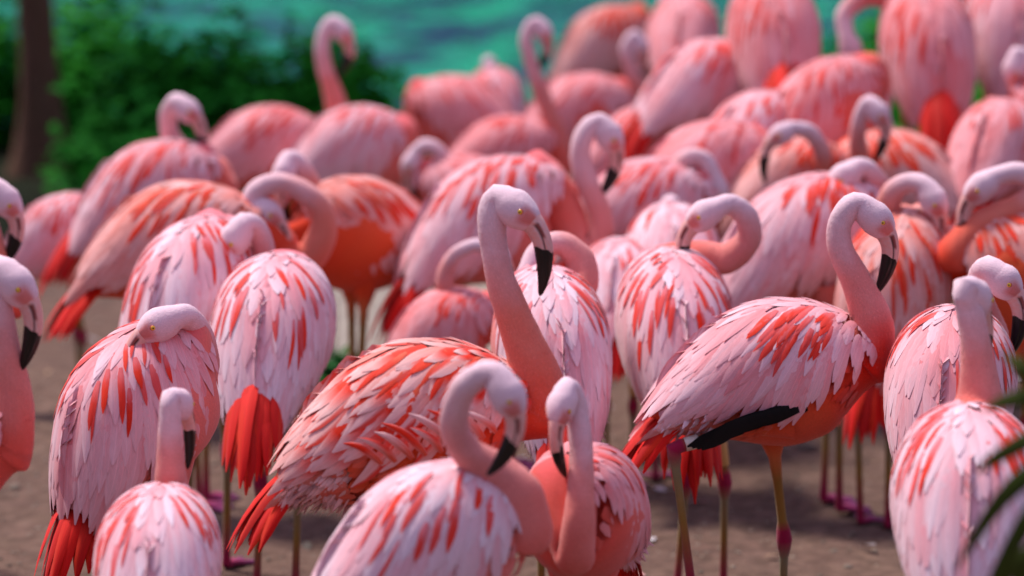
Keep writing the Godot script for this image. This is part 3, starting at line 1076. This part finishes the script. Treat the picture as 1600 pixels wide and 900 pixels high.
	flamingo("flamingo behind the preening one, only its egg shaped white head back showing",
		{"at": Vector3(0.475, 0.002, -8.633), "yaw": 90, "pitch": 15, "size": 0.95, "face": Vector3(0.894, -0.447, -0.000), "near": 0, "plumage": "white", "legs": "both", "seed": 25},
		[Vector3(0.211, 0.758, 0.003), Vector3(0.211, 0.820, 0.004), Vector3(0.200, 0.867, 0.005)])
	flamingo("large streaked flamingo behind the central head, its neck bent like a cane to the right",
		{"at": Vector3(-0.062, 0.000, -8.787), "yaw": 18, "pitch": 26, "size": 1.08, "face": Vector3(0.524, -0.805, 0.276), "near": 0, "plumage": "pale", "legs": "both", "seed": 35},
		[Vector3(0.250, 0.648, 0.081), Vector3(0.286, 0.675, 0.093), Vector3(0.282, 0.756, 0.092), Vector3(0.248, 0.846, 0.081), Vector3(0.234, 0.918, 0.076), Vector3(0.254, 0.977, 0.083), Vector3(0.284, 0.999, 0.092)])
	flamingo("flamingo with deep orange belly and a rounded head tucked beside the ring shaped neck",
		{"at": Vector3(-0.464, 0.000, -8.869), "yaw": -150, "pitch": 15, "size": 1, "face": Vector3(0.481, -0.844, -0.238), "near": 0, "plumage": "orange", "legs": "both", "seed": 29},
		[Vector3(0.139, 0.812, 0.023), Vector3(0.155, 0.890, 0.032), Vector3(0.183, 0.951, 0.048), Vector3(0.209, 0.964, 0.052)])
	flamingo("flamingo whose neck makes an arch over the egg shaped white head back",
		{"at": Vector3(0.412, 0.023, -9.153), "yaw": 8, "pitch": 15, "size": 1, "face": Vector3(0.200, -0.979, 0.028), "near": 0, "plumage": "pale", "legs": "both", "seed": 54},
		[Vector3(0.070, 0.720, 0.010), Vector3(0.081, 0.821, 0.011), Vector3(0.128, 0.892, 0.018), Vector3(0.183, 0.896, 0.026), Vector3(0.216, 0.842, 0.030)])
	flamingo("orange flecked flamingo turning its head back so the black bill points left",
		{"at": Vector3(0.904, 0.139, -9.404), "yaw": 20, "pitch": 15, "size": 0.9, "face": Vector3(-0.906, -0.422, -0.009), "near": 0, "plumage": "orange", "legs": "both", "seed": 51},
		[Vector3(0.049, 0.746, 0.077), Vector3(0.052, 0.852, 0.137), Vector3(-0.016, 0.943, 0.172), Vector3(-0.090, 0.965, 0.180)])
	flamingo("large salmon flamingo with rounded breast in the middle rear, behind the looped preener",
		{"at": Vector3(0.633, 0.103, -9.474), "yaw": 15, "pitch": 18, "size": 1, "face": Vector3(0.000, -1.000, 0.000), "near": 0, "plumage": "salmon", "legs": "both", "seed": 53},
		[Vector3(0.207, 0.753, 0.004), Vector3(0.249, 0.697, -0.016), Vector3(0.263, 0.609, -0.033), Vector3(0.258, 0.524, -0.034)])
	flamingo("flamingo with white neck like a walking stick in the right rear, bill pointing down",
		{"at": Vector3(1.251, 0.163, -9.475), "yaw": 155, "pitch": 15, "size": 0.9, "face": Vector3(-0.664, -0.746, 0.035), "near": 0, "plumage": "orange", "legs": "both", "seed": 50},
		[Vector3(0.096, 0.751, -0.106), Vector3(0.090, 0.871, -0.189), Vector3(0.068, 0.972, -0.228), Vector3(0.035, 1.020, -0.237)])
	flamingo("rosy round flamingo back at the right border, under the hanging pale head",
		{"at": Vector3(1.589, 0.183, -9.552), "yaw": 60, "pitch": 15, "size": 0.98, "face": Vector3(0.086, -0.995, -0.050), "near": 0, "plumage": "salmon", "legs": "both", "seed": 49},
		[Vector3(0.143, 0.827, -0.058), Vector3(0.179, 0.839, -0.099), Vector3(0.225, 0.771, -0.121), Vector3(0.226, 0.683, -0.119)])
	flamingo("pale flamingo with lowered scarlet tail before the dark shrubs at the left",
		{"at": Vector3(-1.165, 0.000, -9.547), "yaw": 10, "pitch": 22, "size": 1.03, "face": Vector3(0.743, -0.549, 0.384), "near": 0, "plumage": "pale", "legs": "both", "seed": 30, "tail_up": 0.04},
		[Vector3(0.205, 0.732, 0.007), Vector3(0.190, 0.798, -0.045), Vector3(0.123, 0.825, -0.116), Vector3(0.059, 0.895, -0.118), Vector3(0.049, 0.975, -0.090), Vector3(0.070, 1.020, -0.047)])
	flamingo("flamingo at the right border below the upper corner bird, pale head hanging down",
		{"at": Vector3(1.862, 0.244, -9.774), "yaw": 178, "pitch": 15, "size": 1, "face": Vector3(0.199, -0.974, -0.108), "near": 0, "plumage": "salmon", "legs": "both", "seed": 48},
		[Vector3(0.122, 0.731, -0.004), Vector3(0.119, 0.827, -0.004), Vector3(0.151, 0.917, -0.005), Vector3(0.182, 0.947, -0.006)])
	flamingo("whitish flamingo back behind the bird whose bill points left",
		{"at": Vector3(0.817, 0.219, -9.779), "yaw": 45, "pitch": 15, "size": 0.95, "face": Vector3(0.000, -1.000, 0.000), "near": 0, "plumage": "pale", "legs": "both", "seed": 52},
		[Vector3(0.173, 0.794, 0.024), Vector3(0.206, 0.723, 0.028), Vector3(0.199, 0.654, 0.020)])
	flamingo("leftmost whole flamingo, mostly hidden behind its neighbour, short red tail",
		{"at": Vector3(-1.504, 0.000, -9.738), "yaw": 14, "pitch": 26, "size": 0.8, "face": Vector3(0.097, -0.995, 0.024), "near": 0, "plumage": "pale", "legs": "both", "seed": 31, "tail_up": 0.04},
		[Vector3(0.190, 0.815, -0.081), Vector3(0.233, 0.902, -0.135), Vector3(0.268, 0.856, -0.165), Vector3(0.279, 0.759, -0.162)])
	flamingo("big rosy flamingo body in the rear right rows with its neck hidden",
		{"at": Vector3(1.049, 0.262, -9.841), "yaw": 28, "pitch": 34, "size": 1, "face": Vector3(0.000, -1.000, 0.000), "near": 0, "plumage": "salmon", "legs": "both", "seed": 45},
		[Vector3(0.201, 0.857, -0.006), Vector3(0.260, 0.786, -0.032), Vector3(0.268, 0.697, -0.039)])
	flamingo("flamingo behind the broad streaked back, neck arched left with bill tip down",
		{"at": Vector3(-0.145, 0.000, -10.174), "yaw": 170, "pitch": 15, "size": 0.9, "face": Vector3(0.380, -0.909, -0.170), "near": 0, "plumage": "salmon", "legs": "both", "seed": 34},
		[Vector3(0.105, 0.695, -0.019), Vector3(0.085, 0.800, -0.015), Vector3(0.114, 0.895, -0.020), Vector3(0.168, 0.925, -0.030), Vector3(0.207, 0.900, -0.036)])
	flamingo("flamingo seen from behind at the top right, long scarlet tail pointing straight down",
		{"at": Vector3(1.456, 0.374, -10.327), "yaw": 95, "pitch": 42, "size": 1.1, "face": Vector3(-0.132, -0.943, 0.304), "near": 0, "plumage": "salmon", "legs": "both", "seed": 46, "tail_up": 0.06},
		[Vector3(0.098, 0.839, -0.081), Vector3(0.101, 0.876, -0.112), Vector3(0.107, 0.870, -0.184), Vector3(0.113, 0.815, -0.244), Vector3(0.094, 0.748, -0.242)])
	flamingo("flamingo at the top border with scarlet tail wedge pointing at the camera",
		{"at": Vector3(0.925, 0.382, -10.425), "yaw": 95, "pitch": 36, "size": 1.12, "face": Vector3(0.161, -0.830, 0.535), "near": 0, "plumage": "salmon", "legs": "both", "seed": 44, "tail_up": 0.09},
		[Vector3(0.175, 0.824, 0.054), Vector3(0.174, 0.906, 0.063), Vector3(0.174, 0.988, 0.062)])
	flamingo("broad pale pink flamingo back in the rear rows, right of the crossing neck",
		{"at": Vector3(0.693, 0.284, -10.414), "yaw": 30, "pitch": 14, "size": 1, "face": Vector3(0.000, -1.000, 0.000), "near": 0, "plumage": "pale", "legs": "both", "seed": 41, "tail_up": 0.04},
		[Vector3(0.225, 0.686, 0.014), Vector3(0.274, 0.612, -0.015), Vector3(0.275, 0.530, -0.014)])
	flamingo("far flamingo with a small hooped neck in front of the broad pale back",
		{"at": Vector3(0.479, 0.149, -10.420), "yaw": 0, "pitch": 15, "size": 0.9, "face": Vector3(0.843, -0.527, 0.105), "near": 0, "plumage": "salmon", "legs": "both", "seed": 42},
		[Vector3(0.240, 0.745, 0.000), Vector3(0.267, 0.827, 0.000), Vector3(0.196, 0.888, 0.000), Vector3(0.113, 0.873, 0.000), Vector3(0.100, 0.822, 0.000)])
	flamingo("flamingo in the upper right corner seen from behind",
		{"at": Vector3(1.786, 0.411, -10.603), "yaw": 92, "pitch": 40, "size": 1.1, "face": Vector3(0.320, -0.883, 0.343), "near": 0, "plumage": "pale", "legs": "both", "seed": 47},
		[Vector3(0.180, 0.843, 0.044), Vector3(0.180, 0.928, 0.052), Vector3(0.180, 0.991, 0.050)])
	flamingo("pale flamingo back right below the tall raised neck at the left",
		{"at": Vector3(-0.577, 0.000, -10.807), "yaw": 10, "pitch": 15, "size": 1, "face": Vector3(0.000, -1.000, 0.000), "near": 0, "plumage": "pale", "legs": "both", "seed": 33},
		[Vector3(0.139, 0.724, -0.077), Vector3(0.193, 0.669, -0.118), Vector3(0.198, 0.559, -0.128), Vector3(0.191, 0.463, -0.119)])
	flamingo("tall flamingo with straight raised neck against the pond, left of centre",
		{"at": Vector3(-0.924, 0.000, -11.054), "yaw": 5, "pitch": 10, "size": 0.98, "face": Vector3(0.640, -0.752, 0.157), "near": 0, "plumage": "salmon", "legs": "both", "seed": 32},
		[Vector3(0.281, 0.777, 0.025), Vector3(0.263, 0.906, 0.023), Vector3(0.227, 1.029, 0.020), Vector3(0.213, 1.123, 0.019), Vector3(0.236, 1.196, 0.021), Vector3(0.261, 1.216, 0.023)])
	flamingo("tall flamingo with raised red neck and black bill, centre rear before the pond",
		{"at": Vector3(-0.029, 0.000, -11.181), "yaw": 5, "pitch": 15, "size": 0.92, "face": Vector3(0.543, -0.826, 0.149), "near": 0, "plumage": "salmon", "legs": "both", "seed": 38},
		[Vector3(0.231, 0.677, 0.020), Vector3(0.212, 0.811, 0.019), Vector3(0.164, 0.963, 0.014), Vector3(0.116, 1.096, 0.010), Vector3(0.090, 1.202, 0.008), Vector3(0.105, 1.260, 0.009), Vector3(0.132, 1.284, 0.012)])
	flamingo("far flamingo whose raised neck crosses the orange red rump",
		{"at": Vector3(0.276, 0.042, -11.688), "yaw": 10, "pitch": 15, "size": 1, "face": Vector3(0.495, -0.865, 0.087), "near": 0, "plumage": "salmon", "legs": "both", "seed": 40},
		[Vector3(0.239, 0.687, 0.042), Vector3(0.233, 0.802, 0.041), Vector3(0.195, 0.917, 0.034), Vector3(0.179, 0.993, 0.032), Vector3(0.204, 1.042, 0.036)])
	flamingo("far flamingo at the pond edge with neck hooked down at its left",
		{"at": Vector3(-0.216, 0.000, -12.053), "yaw": 172, "pitch": 15, "size": 1, "face": Vector3(0.000, -1.000, 0.000), "near": 0, "plumage": "salmon", "legs": "both", "seed": 36},
		[Vector3(0.173, 0.625, -0.024), Vector3(0.209, 0.678, -0.029), Vector3(0.256, 0.659, -0.036), Vector3(0.275, 0.566, -0.039), Vector3(0.270, 0.460, -0.038)])
	flamingo("flamingo at the top border left of the scarlet wedge tail, head out of the picture",
		{"at": Vector3(0.709, 0.317, -12.166), "yaw": 80, "pitch": 15, "size": 1, "face": Vector3(-0.074, -0.905, -0.419), "near": 0, "plumage": "salmon", "legs": "both", "seed": 43},
		[Vector3(0.194, 0.778, -0.050), Vector3(0.195, 0.858, -0.046), Vector3(0.181, 0.907, -0.066)])
	flamingo("far flamingo of which only a small round head back rises before the pond",
		{"at": Vector3(-0.078, 0.000, -12.784), "yaw": 88, "pitch": 15, "size": 0.95, "face": Vector3(0.912, -0.404, 0.069), "near": 0, "plumage": "pale", "legs": "both", "seed": 37},
		[Vector3(0.210, 0.757, -0.026), Vector3(0.209, 0.837, -0.035), Vector3(0.199, 0.901, -0.035)])
	flamingo("farthest orange red flamingo at the top centre, rump turned to the camera",
		{"at": Vector3(0.433, 0.122, -13.444), "yaw": 20, "pitch": 28, "size": 1.05, "face": Vector3(0.000, -1.000, 0.000), "near": 0, "plumage": "orange", "legs": "both", "seed": 39, "tail_up": 0.04},
		[Vector3(0.186, 0.666, -0.034), Vector3(0.231, 0.605, -0.068), Vector3(0.232, 0.492, -0.068)])


func small_things() -> void:
	# tree trunk at the left, standing in the bank vegetation
	rng.seed = 77
	var tree := group_node("tree", Vector3(-2.53, 0.0, -15.7), self)
	tag(tree, "brown tree trunk rising out of the picture at the left, before the pond", "tree")
	var acc := Acc.new()
	var p := PackedVector3Array()
	var col := PackedColorArray()
	var uv := PackedVector2Array()
	for r in 40:
		var y := r * 0.1
		for k in 25:
			var th := TAU * k / 24.0
			var rr := 0.098 + 0.10 * exp(-y * 4.0) * (1.0 + 0.4 * sin(th * 3.0 + 1.0)) - 0.006 * y
			rr += 0.010 * grain.get_noise_3d(cos(th) * 3.0, y * 1.5, sin(th) * 3.0)
			p.append(Vector3(cos(th) * rr - 0.03 * y + 0.02 * sin(y * 2.0), y - 0.03, sin(th) * rr))
			col.append(lin(0.40, 0.27, 0.20).lerp(lin(0.46, 0.36, 0.30), grain.get_noise_3d(cos(th) * 5.0, y * 2.0, sin(th) * 5.0) * 0.5 + 0.5))
			uv.append(Vector2(k / 24.0, y))
	acc.grid(p, col, uv, 25, true)
	var bark := mat(Color.WHITE, 0.95, 0.2)
	bark.vertex_color_use_as_albedo = true
	bark.heightmap_enabled = true
	bark.heightmap_texture = noise_tex(0.05, 0.0, 1.0, 41, 4)
	bark.heightmap_scale = 3.0
	bark.uv1_triplanar = true
	bark.uv1_scale = Vector3(3.0, 0.7, 3.0)
	put("trunk", acc.mesh(), bark, tree)
	var limbs := Acc.new()
	for k in 5:
		var a := TAU * k / 5.0 + 0.4
		var y := 2.9 + 0.2 * k
		tube(limbs, [Vector3(-0.03 * y, y, 0), Vector3(cos(a) * 0.5 - 0.1, y + 0.5, sin(a) * 0.5), Vector3(cos(a) * 1.2 - 0.1, y + 0.9, sin(a) * 1.2)], [0.05, 0.035, 0.012], [lin(0.36, 0.28, 0.22), lin(0.36, 0.28, 0.22), lin(0.3, 0.25, 0.18)], 9)
	put("limb", limbs.mesh(), bark, tree)
	var places := []
	var tints := []
	for k in 2600:
		var d := Vector3(rng.randfn(), rng.randfn() * 0.55, rng.randfn()) * 0.75
		places.append(turn(Vector3(rng.randfn(), rng.randfn() * 0.5, rng.randfn()), rng.randf(), rng.randf_range(0.9, 1.5), Vector3(-0.1, 4.2, 0) + d))
		var b := rng.randf_range(0.7, 1.3)
		tints.append(Color(0.03 * b, 0.08 * b, 0.02 * b))
	var lm := leaf_mesh(0.13, 0.035, Color.WHITE)
	lm.surface_set_material(0, leaf_mat)
	scatter("crown", lm, places, tints, tree)

	# shrubs on the bank
	var green := Color(0.02, 0.23, 0.012)
	var dark := Color(0.018, 0.20, 0.014)
	shrub("broad green shrub right of the tree trunk, the tallest on the bank", Vector3(-1.55, 0, -15.1), Vector3(1.1, 1.0, 0.9), 3800, dark, 1)
	shrub("bright green shrub left of the tall raised neck, on the pond bank", Vector3(-1.0, 0, -15.4), Vector3(1.0, 0.85, 0.9), 3800, green, 2)
	shrub("green shrub filling the upper left corner behind the tree trunk", Vector3(-2.85, 0, -17.0), Vector3(1.4, 1.15, 0.9), 3800, green, 3)
	shrub("low shrub at the foot of the tree trunk", Vector3(-1.98, 0, -15.3), Vector3(0.8, 0.34, 0.6), 1800, dark, 4)
	shrub("low shrub in the hollow before the tallest bank shrub", Vector3(-1.45, 0, -13.9), Vector3(1.2, 0.40, 0.6), 2200, dark, 5)
	shrub("bright green low shrub behind the bird with the hanging scarlet tail", Vector3(2.15, 0, -14.9), Vector3(1.1, 0.45, 0.7), 2200, green, 6)
	shrub("shrub in the upper right behind the standing birds", Vector3(2.5, 0, -16.4), Vector3(1.5, 0.9, 0.8), 3000, dark, 7)

	# floating leaves on the pond
	places = []
	tints = []
	for k in 5200:
		var at := Vector3(rng.randf_range(-6.0, 6.0), 0.034, -17.0 - 22.0 * pow(rng.randf(), 1.2))
		if grain.get_noise_2d(at.x * 0.55, at.z * 0.28) < 0.02:
			continue
		var s := rng.randf_range(0.5, 1.6)
		places.append(Transform3D(Basis(Vector3.UP, rng.randf() * TAU).scaled(Vector3(s, 1.0, s)), at))
		var b := rng.randf_range(0.5, 1.4)
		tints.append(Color(0.02 * b, 0.26 * b, 0.16 * b))
	var pad := CylinderMesh.new()
	pad.top_radius = 0.07
	pad.bottom_radius = 0.06
	pad.height = 0.006
	pad.radial_segments = 9
	pad.rings = 1
	pad.material = leaf_mat
	var pads := scatter("floating_pond_leaves", pad, places, tints, self)
	tag(pads, "small green leaves floating in drifts on the teal pond", "pond plants")

	for k in 7:
		far_tree(k)
	low_wall()
	litter()
	palm()


func far_tree(k: int) -> void:
	rng.seed = 300 + k
	var x: float = [-21.0, -13.0, -7.5, -1.0, 5.0, 11.5, 20.0][k]
	var root := group_node("tree", Vector3(x, 0, -58.0 + 3.0 * sin(k * 2.3)), self)
	tag(root, "%s tree on the far bank, mirrored in the pond" % ["outermost left", "second", "third", "middle", "fifth", "sixth", "outermost right"][k], "tree", "trees on the far bank of the pond")
	var tall := rng.randf_range(8.0, 12.0)
	var st := Acc.new()
	tube(st, [Vector3.ZERO, Vector3(0.1, tall * 0.4, 0), Vector3(0.2, tall * 0.8, 0.1)], [0.32, 0.24, 0.06], [lin(0.3, 0.24, 0.18), lin(0.3, 0.24, 0.18), lin(0.3, 0.24, 0.18)], 11)
	put("trunk", st.mesh(), leaf_mat, root)
	var places := []
	var tints := []
	for q in 2600:
		var d := Vector3(rng.randfn(), rng.randfn(), rng.randfn()).normalized() * pow(rng.randf(), 0.4)
		var spot := Vector3(d.x * 4.6, tall * 0.55 + d.y * tall * 0.5, d.z * 3.2)
		spot += Vector3(1, 0.6, 1) * 0.5 * grain.get_noise_3d(spot.x, spot.y, spot.z)
		places.append(turn(Vector3(rng.randfn(), rng.randfn() * 0.6, rng.randfn()), rng.randf(), rng.randf_range(4.0, 7.0), spot))
		var b := rng.randf_range(0.6, 1.4)
		tints.append(Color(0.012 * b, 0.16 * b, 0.09 * b))
	var lm := leaf_mesh(0.13, 0.045, Color.WHITE)
	lm.surface_set_material(0, leaf_mat)
	scatter("crown", lm, places, tints, root)


func low_wall() -> void:
	# pale planked trough edge behind the legs, left of the centre
	var root := group_node("planked_wall", Vector3(-0.83, 0, -10.25), self)
	tag(root, "low pale planked wall leaning back behind the birds' legs, left of the centre", "wall")
	var wm := mat(Color(0.80, 0.76, 0.68), 0.8)
	wm.heightmap_enabled = true
	wm.heightmap_texture = noise_tex(0.03, 0.0, 1.0, 51, 4)
	wm.heightmap_scale = 0.6
	wm.uv1_triplanar = true
	wm.uv1_scale = Vector3(5, 1.0, 5)
	rng.seed = 9
	for k in 9:
		var b := BoxMesh.new()
		b.size = Vector3(0.094, 0.50 + rng.randf_range(-0.01, 0.01), 0.03)
		var o := put("plank", b, wm, root)
		o.position = Vector3(0.05 + k * 0.1, 0.2, -0.16 + rng.randf_range(-0.004, 0.004))
		o.rotation = Vector3(-0.68, 0, rng.randf_range(-0.015, 0.015))
	rng.seed = 14
	for k in 3:
		shrub(["dark low plants at the left foot of the pale planked wall", "dark low plants at the middle of the pale planked wall", "dark low plants at the right foot of the pale planked wall"][k], Vector3(-0.92 + 0.28 * k, 0, -9.75 + 0.03 * k), Vector3(0.36, 0.16, 0.28), 700, Color(0.02, 0.10, 0.02), 60 + k)


func litter() -> void:
	rng.seed = 31
	var places := []
	var tints := []
	for k in 9000:
		var at := Vector3(rng.randf_range(-3.2, 3.2), 0, -4.0 - 9.0 * rng.randf())
		at.y = terrain(at.x, at.z) + 0.02 * grain.get_noise_2d(at.x * 1.6, at.z * 1.6) + 0.008 * grain.get_noise_2d(at.x * 6.0 + 40.0, at.z * 6.0)
		var s := rng.randf_range(0.4, 1.0) * (2.2 if rng.randf() < 0.06 else 1.0)
		places.append(Transform3D(Basis.from_euler(Vector3(rng.randf() * 0.6, rng.randf() * TAU, rng.randf() * 0.6)).scaled(Vector3(s, s * 0.6, s * rng.randf_range(0.6, 1.2))), at))
		var b := rng.randf_range(0.5, 1.3)
		tints.append(Color(0.20 * b, 0.15 * b, 0.11 * b))
	var st := SphereMesh.new()
	st.radius = 0.009
	st.height = 0.018
	st.radial_segments = 7
	st.rings = 4
	var sm := mat(Color.WHITE, 0.9)
	sm.vertex_color_use_as_albedo = true
	st.material = sm
	var g := scatter("gravel", st, places, tints, self)
	tag(g, "small stones and clods strewn over the sandy ground", "gravel")
	places = []
	tints = []
	for k in 420:
		var at := Vector3(rng.randf_range(-3.0, 3.0), 0, -4.5 - 8.0 * rng.randf())
		at.y = terrain(at.x, at.z) + 0.012 + 0.02 * grain.get_noise_2d(at.x * 1.6, at.z * 1.6)
		places.append(Transform3D(Basis.from_euler(Vector3(rng.randf_range(-0.3, 0.3), rng.randf() * TAU, rng.randf_range(-0.4, 0.4))).scaled(Vector3.ONE * rng.randf_range(0.4, 0.9)), at))
		tints.append([Color(0.55, 0.50, 0.52), Color(0.30, 0.18, 0.10), Color(0.60, 0.30, 0.28), Color(0.10, 0.08, 0.06)][rng.randi() % 4])
	var lm := leaf_mesh(0.09, 0.018, Color.WHITE)
	lm.surface_set_material(0, sm)
	g = scatter("shed_feathers", lm, places, tints, self)
	tag(g, "shed feathers and dead leaves lying on the sandy ground", "litter")


func palm() -> void:
	# near the camera at the lower right, far out of focus
	var root := group_node("palm_frond", Vector3(0.815, 1.05, -4.38), self)
	tag(root, "blurred dark green palm frond in the lower right corner, close to the camera", "palm frond")
	var stalk := Acc.new()
	tube(stalk, [Vector3(0.22, -1.24, 0.1), Vector3(0.16, -0.5, 0.05), Vector3(0.04, 0.0, 0.0), Vector3(-0.01, 0.2, -0.03)], [0.012, 0.009, 0.006, 0.002], [lin(0.25, 0.3, 0.1), lin(0.2, 0.3, 0.1), lin(0.2, 0.3, 0.1), lin(0.2, 0.3, 0.1)], 9)
	put("stalk", stalk.mesh(), leaf_mat, root)
	var spec := [[0.02, 0.12, -0.12, -0.02], [0.03, 0.06, -0.14, -0.06], [0.035, 0.02, -0.17, -0.17], [0.04, -0.02, -0.15, -0.25], [0.05, -0.06, -0.12, -0.20], [0.05, -0.10, -0.14, -0.10], [0.0, 0.14, -0.07, 0.05], [0.05, 0.0, 0.14, -0.06], [0.03, 0.08, 0.14, 0.0]]
	for s in spec:
		var a := Acc.new()
		var path := PackedVector3Array()
		var nn := PackedVector3Array()
		for r in 9:
			var t := r / 8.0
			path.append(Vector3(s[0] + s[2] * t, s[1] + s[3] * t * t + 0.05 * t * (1.0 - t), 0.03 * sin(t * 3.0)))
			nn.append(Vector3(0.1, 0.5, 0.85).normalized())
		feather(a, path, nn, 0.015, 0.7, lin(0.16, 0.23, 0.08), lin(0.24, 0.26, 0.09), Color.BLACK, 0, 0.3)
		put("leaflet", a.mesh(), leaf_mat, root)
